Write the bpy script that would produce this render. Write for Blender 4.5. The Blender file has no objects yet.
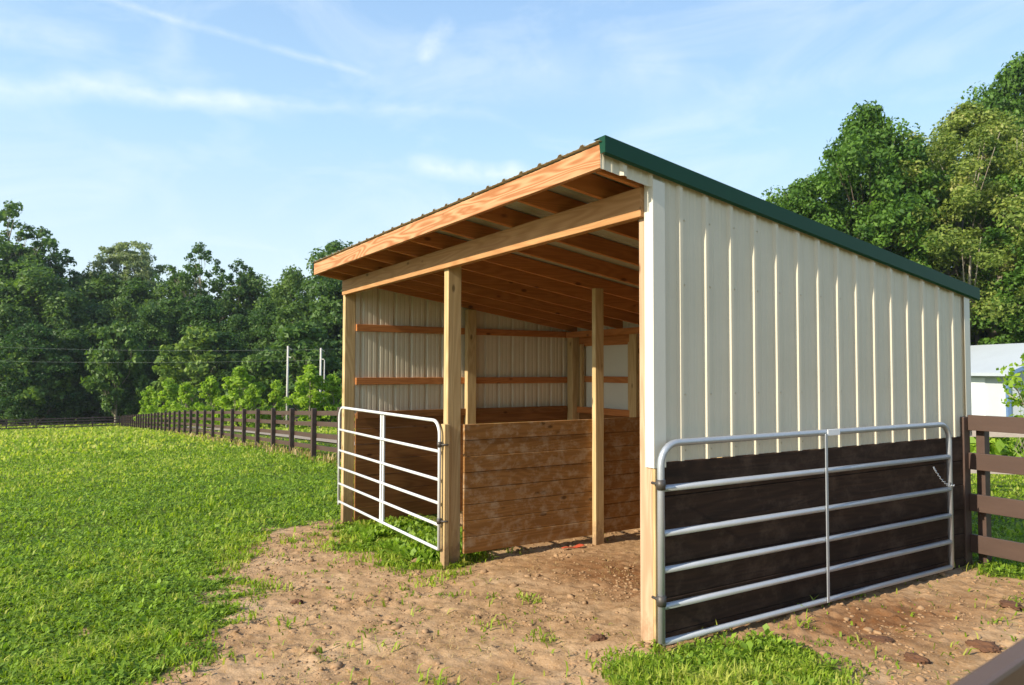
import bpy, bmesh, math, random
import numpy as np
from mathutils import Vector, Matrix
random.seed(7); RNG = np.random.default_rng(7)
C = bpy.context.scene.collection
sc = bpy.context.scene
R = math.radians

# ------------------------------------------------------------ camera
EYE = np.array([3.3213, -3.0562, 1.6692]); YAW, PIT, ROL, F = -1.0178, .0378, .0027, 725.8
fw = np.array([math.sin(YAW)*math.cos(PIT), math.cos(YAW)*math.cos(PIT), math.sin(PIT)])
r0 = np.array([math.cos(YAW), -math.sin(YAW), 0.]); u0 = np.cross(r0, fw)
rr = r0*math.cos(ROL)+u0*math.sin(ROL); uu = -r0*math.sin(ROL)+u0*math.cos(ROL)
cd = bpy.data.cameras.new('camera'); co = bpy.data.objects.new('camera', cd); C.objects.link(co)
co.matrix_world = Matrix([[rr[i], uu[i], -fw[i], EYE[i]] for i in range(3)]+[[0, 0, 0, 1]])
cd.sensor_width = 36; cd.lens = F*36/1024; cd.clip_end = 3000; cd.clip_start = .05; cd.dof.use_dof = True; cd.dof.focus_distance = 6.2; cd.dof.aperture_fstop = 6.3
sc.camera = co
def at(x, y, d): return EYE+d*(fw+(x-512)/F*rr-(y-342.5)/F*uu)

# ------------------------------------------------------------ noise
def vnoise(x, y, seed=0):
    xi = np.floor(x).astype(np.int64); yi = np.floor(y).astype(np.int64)
    fx = x-xi; fy = y-yi; fx = fx*fx*(3-2*fx); fy = fy*fy*(3-2*fy)
    def h(a, b):
        n = (a*374761393+b*668265263+seed*974711) & 0xffffffff
        n = ((n ^ (n >> 13))*1274126177) & 0xffffffff
        return ((n ^ (n >> 16)) & 0xffff)/65535.
    return (h(xi, yi)*(1-fx)+h(xi+1, yi)*fx)*(1-fy)+(h(xi, yi+1)*(1-fx)+h(xi+1, yi+1)*fx)*fy
def fbm(x, y, s, o=3, seed=0):
    t = 0; a = 1; n = 0
    for k in range(o):
        t = t+a*vnoise(x/s+17.3*k, y/s-9.1*k, seed+k); n += a; a *= .5; s /= 2.03
    return t/n

# ------------------------------------------------------------ terrain
GX = [-600, -200, -135, -101, -65, -45.4, -28.35, -16.6, -10, -5.7, -2.7, 0, 5, 60, 600]
GZ = [-9, -7.4, -6.6, -5.7, -3.5, -2.32, -1.43, -.85, -.5, -.29, -.14, 0, .05, .3, .3]
def gbase(X, Y):
    return np.interp(X, GX, GZ)-.02*np.clip(Y-4.5, 0, 60)
def poly_sd(X, Y, P):
    P = np.array(P, float); n = len(P); inside = np.zeros(X.shape, bool); d = np.full(X.shape, 1e9)
    for i in range(n):
        a = P[i]; b = P[(i+1) % n]; e = b-a
        t = np.clip(((X-a[0])*e[0]+(Y-a[1])*e[1])/(e@e), 0, 1)
        d = np.minimum(d, np.hypot(X-a[0]-t*e[0], Y-a[1]-t*e[1]))
        c = ((a[1] > Y) != (b[1] > Y)) & (X < (b[0]-a[0])*(Y-a[1])/((b[1]-a[1]) or 1e-9)+a[0])
        inside ^= c
    return np.where(inside, d, -d)
DIRT = [(-.3, -4), (-.85, -2.75), (-1.35, -2.2), (-2.2, -1.9), (-3.1, -2.0), (-4.5, -1.6), (-5.9, -.75), (-5.95, -.2), (-5.2, -.3),
        (-4.1, -.25), (-3.2, -.05), (-2.75, .05), (-2.95, .7), (-5.6, 1.0), (-5.65, 3.6), (-2.75, 3.65), (.6, 3.5), (1.2, 3.15), (3.5, 3.1), (5, 1), (5, -4)]
CLUMP = [(-.02, -.2), (.12, .42), (.3, .72), (.6, .62), (.95, .35), (1.25, -.2), (1.15, -1.1), (.62, -.95), (.33, -.6), (.12, -.36)]
def dirt_mask(X, Y):
    n = fbm(X, Y, .6, 4, 3)-.5; n2 = fbm(X, Y, .16, 2, 9)-.5
    d = poly_sd(X, Y, DIRT)+n*1.5+n2*.6
    g = poly_sd(X, Y, CLUMP)+n*.5+n2*.4
    m = np.clip(d*1.5+.5, 0, 1)*np.clip(.5-g*3.5, 0, 1)
    # worn spots out in the grass
    for (px, py, rx, ry) in ((-2.6, -2.9, .2, .07),):
        q = 1-np.hypot((X-px)/rx, (Y-py)/ry)+n2*1.2
        m = np.maximum(m, np.clip(q*2, 0, .8))
    return m
def gh(X, Y, fine=True):
    X = np.asarray(X, float); Y = np.asarray(Y, float)
    z = gbase(X, Y)
    near = np.clip(1-np.hypot(X+1, Y)/40, 0, 1)
    z = z+near*(fbm(X, Y, 1.3, 2, 21)-.5)*.05
    if fine:
        m = dirt_mask(X, Y)*np.clip(1-np.hypot(X+1, Y)/14, 0, 1)
        c = np.abs(fbm(X, Y, .14, 4, 31)-.5)*-.06+.01+np.clip(fbm(X, Y, .06, 3, 35)-.56, 0, 1)*.11*np.clip(fbm(X, Y, .9, 2, 44)*3-.9, .1, 1)
        c2 = (fbm(X, Y, .03, 2, 37)-.5)*.012
        z = z+m*(c+c2)
    return z
def gz(x, y): return float(gh(np.array([x]), np.array([y]), False)[0])

# ------------------------------------------------------------ materials
def newmat(name):
    m = bpy.data.materials.new(name); m.use_nodes = True; nt = m.node_tree
    b = nt.nodes['Principled BSDF']; return m, nt, b
def N(nt, t, **k):
    n = nt.nodes.new(t)
    for a, v in k.items():
        if a in n.inputs.keys() if False else False: pass
        setattr(n, a, v)
    return n
def ramp(nt, stops, fac):
    n = nt.nodes.new('ShaderNodeValToRGB'); e = n.color_ramp.elements
    e[0].position, e[0].color = stops[0][0], (*stops[0][1], 1)
    e[1].position, e[1].color = stops[-1][0], (*stops[-1][1], 1)
    for p, c in stops[1:-1]:
        q = e.new(p); q.color = (*c, 1)
    nt.links.new(fac, n.inputs[0]); return n.outputs[0]
def mixc(nt, a, b, f, bt='MIX'):
    n = nt.nodes.new('ShaderNodeMix'); n.data_type = 'RGBA'; n.blend_type = bt
    for s, v in ((n.inputs[0], f), (n.inputs[6], a), (n.inputs[7], b)):
        if hasattr(v, 'is_linked') or hasattr(v, 'links'): nt.links.new(v, s)
        elif isinstance(v, tuple): s.default_value = (*v, 1)
        else: s.default_value = v
    return n.outputs[2]
def math_(nt, op, a, b=None, c=None):
    n = nt.nodes.new('ShaderNodeMath'); n.operation = op
    for s, v in zip(n.inputs, (a, b, c)):
        if v is None: continue
        if hasattr(v, 'links'): nt.links.new(v, s)
        else: s.default_value = v
    return n.outputs[0]
def noise(nt, vec, scale, detail=3, rough=.5, dist=0):
    n = nt.nodes.new('ShaderNodeTexNoise'); n.inputs['Scale'].default_value = scale; n.inputs['Detail'].default_value = detail
    n.inputs['Roughness'].default_value = rough; n.inputs['Distortion'].default_value = dist
    if vec is not None: nt.links.new(vec, n.inputs['Vector'])
    return n.outputs[0]
def objvec(nt, scale, rand=True):
    tc = nt.nodes.new('ShaderNodeTexCoord'); mp = nt.nodes.new('ShaderNodeMapping')
    nt.links.new(tc.outputs['Object'], mp.inputs[0]); mp.inputs['Scale'].default_value = scale
    if rand:
        oi = nt.nodes.new('ShaderNodeObjectInfo'); v = nt.nodes.new('ShaderNodeCombineXYZ')
        for i, k in enumerate((37., 61., 83.)):
            nt.links.new(math_(nt, 'MULTIPLY', oi.outputs['Random'], k), v.inputs[i])
        nt.links.new(v.outputs[0], mp.inputs['Location'])
    return mp.outputs[0]
def bump(nt, b, h, strength=.3, dist=.01):
    n = nt.nodes.new('ShaderNodeBump'); n.inputs['Strength'].default_value = strength; n.inputs['Distance'].default_value = dist
    nt.links.new(h, n.inputs['Height']); nt.links.new(n.outputs[0], b.inputs['Normal'])
def nt_clamp(nt, v):
    n = nt.nodes.new('ShaderNodeClamp'); nt.links.new(v, n.inputs[0]); return n.outputs[0]
def wood(name, axis, light, dark, ring=1., knots=True, rough=.75, grime=None, gs=1.0, rmix=.5):
    m, nt, b = newmat(name)
    s = [5.5, 5.5, 5.5]; s[axis] = .55
    v = objvec(nt, s)
    n1 = noise(nt, v, 1.0, 2, .45, .3)
    rings = math_(nt, 'SINE', math_(nt, 'MULTIPLY', n1, 95.*ring))
    rings = math_(nt, 'MULTIPLY_ADD', rings, .5, .5)
    s2 = [90, 90, 90]; s2[axis] = 2.5
    fib = noise(nt, objvec(nt, s2), 1.0, 3, .6)
    big = noise(nt, objvec(nt, (1.7, 1.7, 1.7)), 1.0, 3, .6)
    mid = tuple(a*(1-rmix)+c*rmix for a, c in zip(light, dark))
    col = mixc(nt, light, mid, rings)
    col = mixc(nt, col, dark, math_(nt, 'MULTIPLY', math_(nt, 'POWER', fib, 2.), .9))
    col = mixc(nt, col, dark, math_(nt, 'MULTIPLY', math_(nt, 'SUBTRACT', big, .3), .8))
    if knots:
        s3 = [5.5, 5.5, 5.5]; s3[axis] = 2.6
        vo = nt.nodes.new('ShaderNodeTexVoronoi'); vo.inputs['Scale'].default_value = 1.0; nt.links.new(objvec(nt, s3), vo.inputs['Vector'])
        k = ramp(nt, [(.07, (1, 1, 1)), (.13, (0, 0, 0))], vo.outputs['Distance'])
        col = mixc(nt, col, tuple(x*.35 for x in dark), math_(nt, 'MULTIPLY', k, .8))
    if grime:
        gn = noise(nt, objvec(nt, (3*gs, 3*gs, 4*gs)), 1.0, 5, .7)
        g = ramp(nt, [(.48, (0, 0, 0)), (.66, (1, 1, 1))], gn)
        col = mixc(nt, col, grime, math_(nt, 'MULTIPLY', g, .6))
    if axis == 2:      # mud splashed on the foot of upright timbers
        sp = nt.nodes.new('ShaderNodeSeparateXYZ'); tcz = nt.nodes.new('ShaderNodeTexCoord'); nt.links.new(tcz.outputs['Object'], sp.inputs[0])
        mf = math_(nt, 'SUBTRACT', math_(nt, 'MULTIPLY_ADD', noise(nt, objvec(nt, (14, 14, 9)), 1.0, 4, .7), .9, -.30), math_(nt, 'MULTIPLY', sp.outputs['Z'], 1.1))
        mf = nt_clamp(nt, math_(nt, 'MULTIPLY', mf, 4.))
        col = mixc(nt, col, (.26, .16, .085), math_(nt, 'MULTIPLY', mf, .85))
    nt.links.new(col, b.inputs['Base Color']); b.inputs['Roughness'].default_value = rough
    b.inputs['Specular IOR Level'].default_value = .25
    bump(nt, b, math_(nt, 'ADD', fib, math_(nt, 'MULTIPLY', rings, .3)), .25, .004)
    return m
PALE_L, PALE_D = (.62, .47, .25), (.36, .23, .09)
ORG_L, ORG_D = (.52, .29, .125), (.30, .135, .045)
RED_L, RED_D = (.56, .235, .075), (.30, .10, .028)
MW = {}
for ax, nm in ((0, 'x'), (1, 'y'), (2, 'z')):
    MW['pale'+nm] = wood('treated_pine_'+nm, ax, PALE_L, PALE_D, .8)
    MW['orange'+nm] = wood('orange_pine_'+nm, ax, ORG_L, ORG_D, 1.0)
    MW['red'+nm] = wood('red_pine_'+nm, ax, RED_L, RED_D, .8)
M_divider = wood('scuffed_plank', 1, (.35, .175, .055), (.17, .075, .018), .9, True, .85, (.44, .33, .21), 2.2)
M_kick = wood('stall_plank', 1, (.27, .125, .04), (.12, .045, .012), .7, True, .8)
M_kickx = wood('stall_plank_x', 0, (.27, .125, .04), (.12, .045, .012), .7, True, .8)
def paint(name, col, rough=.5, var=.25, axis_scale=(3, 3, 3), dirt=None, spec=.4, fine=40):
    m, nt, b = newmat(name)
    n = noise(nt, objvec(nt, axis_scale), 1.0, 5, .65); n2 = noise(nt, objvec(nt, (fine, fine, fine)), 1.0, 2, .5)
    c2 = dirt or tuple(x*(1-var) for x in col)
    f = math_(nt, 'MULTIPLY', ramp(nt, [(.35, (0, 0, 0)), (.75, (1, 1, 1))], n), .7)
    c = mixc(nt, col, c2, f)
    c = mixc(nt, c, tuple(x*(1-var) for x in col), math_(nt, 'MULTIPLY', n2, .4))
    nt.links.new(c, b.inputs['Base Color']); b.inputs['Roughness'].default_value = rough
    b.inputs['Specular IOR Level'].default_value = spec
    bump(nt, b, math_(nt, 'ADD', n, math_(nt, 'MULTIPLY', n2, .3)), .12, .01)
    return m
M_siding = paint('cream_steel', (.635, .575, .435), .45, .06, (2, 2, 3), (.56, .505, .37), spec=.3)
M_trimw = paint('white_steel', (.64, .605, .50), .4, .05)
M_roof = paint('roof_steel', (.42, .44, .36), .4, .15)
M_roofedge = paint('green_steel', (.004, .050, .024), .5, .2, spec=.22)
M_black = wood('black_stained_plank', 1, (.046, .024, .013), (.014, .007, .004), .8, False, .9, (.080, .050, .032), 1.5)
M_galv = None
def metal(name, col, rough, metallic, var):
    m, nt, b = newmat(name)
    n = noise(nt, objvec(nt, (9, 9, 9)), 1.0, 5, .7); n2 = noise(nt, objvec(nt, (70, 70, 70)), 1.0, 3, .6)
    c = mixc(nt, col, tuple(x*(1-var) for x in col), n)
    c = mixc(nt, c, tuple(x*.6 for x in col), math_(nt, 'MULTIPLY', math_(nt, 'POWER', n2, 3.), .8))
    nt.links.new(c, b.inputs['Base Color']); b.inputs['Metallic'].default_value = metallic
    nt.links.new(math_(nt, 'MULTIPLY_ADD', n2, .25, rough-.1), b.inputs['Roughness'])
    return m
M_galv = metal('galvanised_steel', (.50, .53, .56), .42, .55, .3)
M_whitegate = metal('white_gate_paint', (.66, .67, .66), .4, .0, .12)
M_dark = metal('dark_hinge', (.10, .09, .08), .5, .5, .3)
M_fence = paint('brown_fence_paint', (.082, .048, .034), .55, .35, (2, 12, 12))
M_fencedk = paint('dark_fence_paint', (.085, .052, .042), .6, .35, (2, 12, 12))
M_fencepost = paint('dark_post_paint', (.072, .045, .034), .6, .35, (2, 12, 12))
M_grey = paint('weathered_grey_board', (.36, .31, .27), .8, .4, (1.5, 20, 20))
M_barn = paint('barn_white', (.50, .54, .57), .5, .15, (1, 1, 1))
M_barnroof = paint('barn_roof', (.44, .49, .53), .5, .12, (.8, .8, .8))
M_barntrim = paint('barn_blue_trim', (.13, .22, .40), .5, .2)
M_pole = paint('pale_pole', (.52, .50, .46), .7, .2)
M_wire = paint('wire', (.10, .12, .11), .5, .1)
M_plate = paint('gate_tag', (.8, .8, .78), .4, .05)
M_red = paint('red_fabric', (.55, .09, .04), .7, .2)
M_asph = paint('lane_gravel', (.36, .29, .21), .9, .25, (.5, .5, .5))
M_nearrail = paint('near_rail_paint', (.125, .075, .05), .45, .25, (3, 3, 3))

def leafmat(name, dark, light, trans=.35, hue2=None, rough=.55, vary=False):
    m, nt, b = newmat(name); nt.nodes.remove(b)
    out = nt.nodes['Material Output']
    a = nt.nodes.new('ShaderNodeAttribute'); a.attribute_name = 'tint'
    st = [(0, dark), (1, light)] if not hue2 else [(0, dark), (.7, light), (1, hue2)]
    col = ramp(nt, st, a.outputs['Fac'])
    oi = nt.nodes.new('ShaderNodeObjectInfo'); hs = nt.nodes.new('ShaderNodeHueSaturation')
    nt.links.new(col, hs.inputs['Color']); nt.links.new(math_(nt, 'MULTIPLY_ADD', oi.outputs['Random'], .55 if vary else 0., .74 if vary else 1.), hs.inputs['Value'])
    nt.links.new(math_(nt, 'MULTIPLY_ADD', oi.outputs['Random'], -.035 if vary else 0., .515 if vary else .5), hs.inputs['Hue']); col = hs.outputs[0]
    d = nt.nodes.new('ShaderNodeBsdfPrincipled'); d.inputs['Roughness'].default_value = rough; d.inputs['Specular IOR Level'].default_value = .3
    t = nt.nodes.new('ShaderNodeBsdfTranslucent'); mx = nt.nodes.new('ShaderNodeMixShader'); mx.inputs[0].default_value = trans
    nt.links.new(col, d.inputs['Base Color'])
    tc = mixc(nt, col, (1.25, 1.3, .6), 1.0, 'MULTIPLY'); nt.links.new(tc, t.inputs['Color'])
    nt.links.new(d.outputs[0], mx.inputs[1]); nt.links.new(t.outputs[0], mx.inputs[2]); nt.links.new(mx.outputs[0], out.inputs['Surface'])
    return m
M_leafwood = leafmat('wood_leaf', (.034, .088, .024), (.125, .225, .045), .42, vary=True)
M_leafmid = leafmat('mid_leaf', (.075, .15, .03), (.19, .29, .05), vary=True)
M_leafyoung = leafmat('young_leaf', (.17, .30, .025), (.38, .52, .055), .5)
M_leafash = leafmat('ash_leaf', (.04, .105, .013), (.14, .26, .032))
M_leafbig = leafmat('seeding_leaf', (.085, .14, .022), (.27, .34, .065), .4, (.44, .43, .15))
M_leafgrey = leafmat('greygreen_leaf', (.15, .20, .10), (.33, .39, .20), .42)
M_grass = leafmat('grass_blade', (.085, .15, .010), (.29, .42, .03), .48, (.48, .50, .10))
M_weed = leafmat('weed_leaf', (.09, .18, .014), (.36, .52, .06), .45)
M_dry = leafmat('dry_grass', (.30, .20, .08), (.50, .38, .17), .3)
M_bark = paint('bark', (.16, .12, .085), .9, .4, (8, 8, 2))
M_barkp = paint('pale_bark', (.34, .29, .22), .9, .4, (8, 8, 2))

# ground
def ground_mat():
    m, nt, b = newmat('field_ground')
    tc = nt.nodes.new('ShaderNodeTexCoord'); P = tc.outputs['Object']
    a = nt.nodes.new('ShaderNodeAttribute'); a.attribute_name = 'bare'
    mk = nt.nodes.new('ShaderNodeAttribute'); mk.attribute_name = 'muck'
    n1 = noise(nt, P, 1.2, 5, .65); n2 = noise(nt, P, 9, 4, .7); n3 = noise(nt, P, 60, 3, .7)
    d = ramp(nt, [(.30, (.27, .155, .068)), (.5, (.41, .26, .135)), (.7, (.52, .365, .215))], n1)
    d = mixc(nt, d, (.20, .11, .045), math_(nt, 'MULTIPLY', ramp(nt, [(.45, (0, 0, 0)), (.7, (1, 1, 1))], n2), .6))
    d = mixc(nt, d, (.52, .38, .25), math_(nt, 'MULTIPLY', ramp(nt, [(.5, (0, 0, 0)), (.75, (1, 1, 1))], n3), .5))
    d = mixc(nt, d, (.17, .07, .025), math_(nt, 'MULTIPLY', mk.outputs['Fac'], math_(nt, 'ADD', .35, n2)))
    g = ramp(nt, [(.3, (.06, .085, .012)), (.55, (.11, .15, .02)), (.75, (.20, .20, .05))], noise(nt, P, .35, 6, .7))
    g = mixc(nt, g, (.05, .07, .012), math_(nt, 'MULTIPLY', n2, .5))
    fac = math_(nt, 'ADD', a.outputs['Fac'], math_(nt, 'MULTIPLY', math_(nt, 'SUBTRACT', n2, .5), .4))
    fac = ramp(nt, [(.35, (0, 0, 0)), (.65, (1, 1, 1))], fac)
    nt.links.new(mixc(nt, g, d, fac), b.inputs['Base Color']); b.inputs['Roughness'].default_value = .95
    b.inputs['Specular IOR Level'].default_value = .1
    bump(nt, b, math_(nt, 'ADD', math_(nt, 'MULTIPLY', n2, .7), math_(nt, 'MULTIPLY', n3, .35)), .7, .02)
    return m
def axis_pts(lo, hi, st, far, gr=1.12):
    a = list(np.arange(lo, hi+1e-6, st)); s = st; x = hi
    while x < far: s *= gr; x += s; a.append(x)
    s = st; x = lo; p = []
    while x > -far: s *= gr; x -= s; p.append(x)
    return np.array(p[::-1]+a)
xs = axis_pts(-7, 2.4, .024, 900); ys = axis_pts(-3.6, 4.2, .024, 900)
GXX, GYY = np.meshgrid(xs, ys)
GZZ = gh(GXX, GYY)
me = bpy.data.meshes.new('ground')
nx, ny = len(xs), len(ys)
vv = np.stack([GXX.ravel(), GYY.ravel(), GZZ.ravel()], 1)
idx = np.arange(nx*ny).reshape(ny, nx)
ff = np.stack([idx[:-1, :-1].ravel(), idx[:-1, 1:].ravel(), idx[1:, 1:].ravel(), idx[1:, :-1].ravel()], 1)
def fastmesh(me, v, f, tint=None, smooth=False, aname='tint'):
    k = f.shape[1]; me.vertices.add(len(v)); me.vertices.foreach_set('co', np.ascontiguousarray(v, np.float32).ravel())
    me.loops.add(f.size); me.loops.foreach_set('vertex_index', np.ascontiguousarray(f, np.int32).ravel())
    me.polygons.add(len(f)); me.polygons.foreach_set('loop_start', np.arange(0, f.size, k, dtype=np.int32))
    me.polygons.foreach_set('loop_total', np.full(len(f), k, np.int32))
    if smooth: me.polygons.foreach_set('use_smooth', np.ones(len(f), bool))
    me.update(calc_edges=True)
    if tint is not None:
        a = me.attributes.new(aname, 'FLOAT', 'FACE'); a.data.foreach_set('value', np.ascontiguousarray(tint, np.float32))
fastmesh(me, vv, ff, smooth=True)
bare = dirt_mask(GXX, GYY).ravel()*np.where(np.hypot(GXX+1, GYY).ravel() < 40, 1, 0)
muck = np.exp(-(((GXX+1.3)/1.3)**2+((GYY-1.1)/.75)**2)).ravel()+np.exp(-(((GXX-.45)/.35)**2+((GYY-1.7)/.9)**2)).ravel()*.9
a = me.attributes.new('bare', 'FLOAT', 'POINT'); a.data.foreach_set('value', bare.astype(np.float32))
a = me.attributes.new('muck', 'FLOAT', 'POINT'); a.data.foreach_set('value', np.clip(muck, 0, 1).astype(np.float32))
me.materials.append(ground_mat())
go = bpy.data.objects.new('ground', me); C.objects.link(go); go['kind'] = 'structure'

# ------------------------------------------------------------ mesh helpers
class MB:
    def __init__(s): s.v = []; s.f = []
    def prism(s, quad, axis_vec):
        """quad: ordered polygon points, extruded by axis_vec"""
        n = len(s.v); k = len(quad); q = [Vector(p) for p in quad]; e = Vector(axis_vec)
        s.v += [tuple(p) for p in q]+[tuple(p+e) for p in q]
        s.f += [tuple(range(n, n+k)), tuple(range(n+2*k-1, n+k-1, -1))]
        for i in range(k): s.f.append((n+i, n+k+i, n+k+(i+1) % k, n+(i+1) % k)[::-1])
        return s
    def box(s, x0, x1, y0, y1, z0, z1):
        return s.prism([(x0, y0, z0), (x0, y1, z0), (x1, y1, z0), (x1, y0, z0)], (0, 0, z1-z0))
    def tube(s, pts, r, n=10, cap=True):
        pts = [Vector(p) for p in pts]; rs = r if isinstance(r, (list, tuple)) else [r]*len(pts)
        base = len(s.v); up = None
        for i, p in enumerate(pts):
            t = ((pts[i+1] if i+1 < len(pts) else p)-(pts[i-1] if i else p)).normalized()
            if up is None: up = t.orthogonal().normalized()
            up = (up-t*up.dot(t)).normalized(); w = t.cross(up)
            for k in range(n):
                a = 2*math.pi*k/n; q = p+(up*math.cos(a)+w*math.sin(a))*rs[i]; s.v.append(tuple(q))
        for i in range(len(pts)-1):
            for k in range(n):
                a = base+i*n+k; b = base+i*n+(k+1) % n; s.f.append((a, b, b+n, a+n))
        if cap:
            s.f.append(tuple(range(base+n-1, base-1, -1))); e = base+(len(pts)-1)*n; s.f.append(tuple(range(e, e+n)))
        return s
    def build(s, name, mat, parent=None, bevel=0, smooth=False, solid=0, loc=None):
        me = bpy.data.meshes.new(name); me.from_pydata(s.v, [], s.f); me.materials.append(mat)
        bm = bmesh.new(); bm.from_mesh(me); bmesh.ops.recalc_face_normals(bm, faces=bm.faces); bm.to_mesh(me); bm.free()
        if smooth:
            for p in me.polygons: p.use_smooth = len(p.vertices) == 4
        o = bpy.data.objects.new(name, me); C.objects.link(o)
        if parent: o.parent = parent
        if loc: o.location = loc
        if bevel:
            b = o.modifiers.new('b', 'BEVEL'); b.width = bevel; b.segments = 2; b.limit_method = 'ANGLE'
        if solid:
            b = o.modifiers.new('s', 'SOLIDIFY'); b.thickness = solid; b.offset = 0
        return o
def tag(o, label, cat, group=None, kind=None):
    if label: o['label'] = label
    if cat: o['category'] = cat
    if group: o['group'] = group
    if kind: o['kind'] = kind
    return o
def empty(name, label, cat, loc=(0, 0, 0), rz=0, group=None):
    o = bpy.data.objects.new(name, None); C.objects.link(o); o.location = loc; o.rotation_euler = (0, 0, rz); o.empty_display_size = .2
    return tag(o, label, cat, group)
def part_label(o, t): o['label'] = t; return o

# ------------------------------------------------------------ the shed
W, D = 5.71, 3.66
SL = .151
def rt(Y): return 3.0-SL*(Y+.4)      # rafter top line
Zm, Zb = 1.108, 2.62
shed = empty('run_in_shed', 'open fronted livestock shed with cream steel siding, brown plank base and green roof edge', 'shed')
def B(name, mat, x0, x1, y0, y1, z0, z1, bev=.004): return MB().box(x0, x1, y0, y1, z0, z1).build(name, MW[mat] if isinstance(mat, str) else mat, shed, bev)
def postm(x0, x1, y0, y1, ztop, mat='palez'):
    z0 = gz((x0+x1)/2, (y0+y1)/2)-.15
    return B('post', mat, x0, x1, y0, y1, z0, ztop, .006)
def below(Y): return rt(Y)-.145
part_label(postm(-.118, -.004, .0, .135, below(.13), wood('weathered_post', 2, (.58, .40, .26), (.34, .20, .11), .9)), 'front right corner post of pale treated pine')
part_label(postm(-2.86, -2.77, 0, .14, below(.14)), 'front middle post of pale treated pine')
postm(-W-.085, -W+.005, 0, .14, below(.14))
MB().box(-2.80, -2.715, -.055, -.003, gz(-2.77, 0)-.15, 1.165).build('post_sleeve', MW['palez'], shed, .005)
postm(-2.697, -2.635, 1.64, 1.75, below(1.78))
postm(-W+.03, -W+.12, 1.72, 1.86, below(1.86))
postm(-W+.03, -W+.17, D-.17, D-.04, below(D))
for x in (-4.25, -2.76, -1.45): postm(x, x+.14, D-.17, D-.04, below(D))
postm(-.165, -.03, D-.17, D-.04, below(D)); postm(-.12, -.03, 1.76, 1.90, below(1.9))
# beams, fascia
part_label(B('beam', 'orangex', -W-.005, -.053, -.042, -.003, Zb, 2.805), 'long front beam resting on the posts')
MB().box(-W, -.14, -.0, .035, Zb+.003, 2.80).build('beam', wood('beam_back', 0, ORG_L, ORG_D), shed, .004)
part_label(B('fascia_board', wood('fascia_pine', 0, (.60, .36, .19), (.30, .105, .03), 1.0, rmix=.8), -5.74, -.004, -.40, -.362, 2.858, 3.0), 'orange pine fascia with strong grain')
B('beam', 'redx', -W+.05, -.05, D-.04, D-.003, 2.03, below(D)+.01)
B('beam', 'redx', -W+.05, -.05, D-.21, D-.172, 2.16, below(D)+.005)
def rafter(x):
    q = [(x, -.361, rt(-.361)), (x, D+.12, rt(D+.12)), (x, D+.12, rt(D+.12)-.14), (x, -.361, rt(-.361)-.14)]
    return MB().prism(q, (.038, 0, 0)).build('rafter', MW['redy'], shed, .003)
rx = [-.06-.038, -.46, -.98, -1.6, -2.22, -2.85, -3.42, -4.02, -4.62, -5.2, -W+.02]
for x in rx: rafter(x)
# corrugated sheets
def rib_profile(length, off=0., rib=.2286, h=.021):
    pts = [(0., 0.)]; k = math.ceil(-off/rib)
    ev = []
    for i in range(-1, int(length/rib)+2):
        c = i*rib+off
        ev += [(c-.028, 0), (c-.012, h), (c+.012, h), (c+.028, 0)]
        for mc in (rib*.36, rib*.64): ev += [(c+mc-.014, 0), (c+mc-.005, .0028), (c+mc+.005, .0028), (c+mc+.014, 0)]
    ev = sorted(e for e in ev if 1e-3 < e[0] < length-1e-3)
    last = ev[-1][1] if ev else 0
    return [(0, ev[0][1] if ev[0][1] and ev[0][1] == ev[1][1] else 0)]+ev+[(length, 0)]
def sheet(name, mat, org, along, outv, zlo, zhi, length, off=0., thick=.0012, steps=None):
    """vertical ribbed sheet from org along a horizontal direction, ribs pushed outward"""
    m = MB(); org = Vector(org); al = Vector(along); ou = Vector(outv)
    for s, h in rib_profile(length, off):
        p = org+al*s+ou*h; m.v.append((p.x, p.y, zlo(s))); m.v.append((p.x, p.y, zhi(s)))
    for i in range(len(m.v)//2-1): m.f.append((2*i, 2*i+2, 2*i+3, 2*i+1))
    return m.build(name, mat, shed, solid=thick)
sheet('siding_panel', M_siding, (.003, .012, 0), (0, 1, 0), (1, 0, 0), lambda s: Zm, lambda s: rt(s)+.0, D+.02-.012, off=-.012)
sheet('siding_panel', M_siding, (.003, -.40, 0), (0, 1, 0), (1, 0, 0), lambda s: rt(s-.4)-.147, lambda s: rt(s-.4), .411, off=.40-.2286)
sheet('siding_panel', M_siding, (-W-.003, D+.02, 0), (0, -1, 0), (-1, 0, 0), lambda s: Zm+.003, lambda s: rt(D-s)+.0, D+.01, off=.25)
sheet('siding_panel', M_siding, (.0, D+.003, 0), (-1, 0, 0), (0, 1, 0), lambda s: Zm-.02, lambda s: rt(D), W, off=.1)
sc0 = None
for k in range(17):
    for z in (1.17, 1.52, 2.21, 2.62):
        Y = .012+.2286*k-.012+.045
        if .1 < Y < D-.05 and z < rt(Y)-.16:
            if sc0 is None: sc0 = MB().tube([(.003, 0, 0), (.0095, 0, 0)], .0055, 6).build('screw', M_siding, shed, loc=(0, Y, z))
            else:
                q = sc0.copy(); C.objects.link(q); q.parent = shed; q.location = (0, Y, z)
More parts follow.
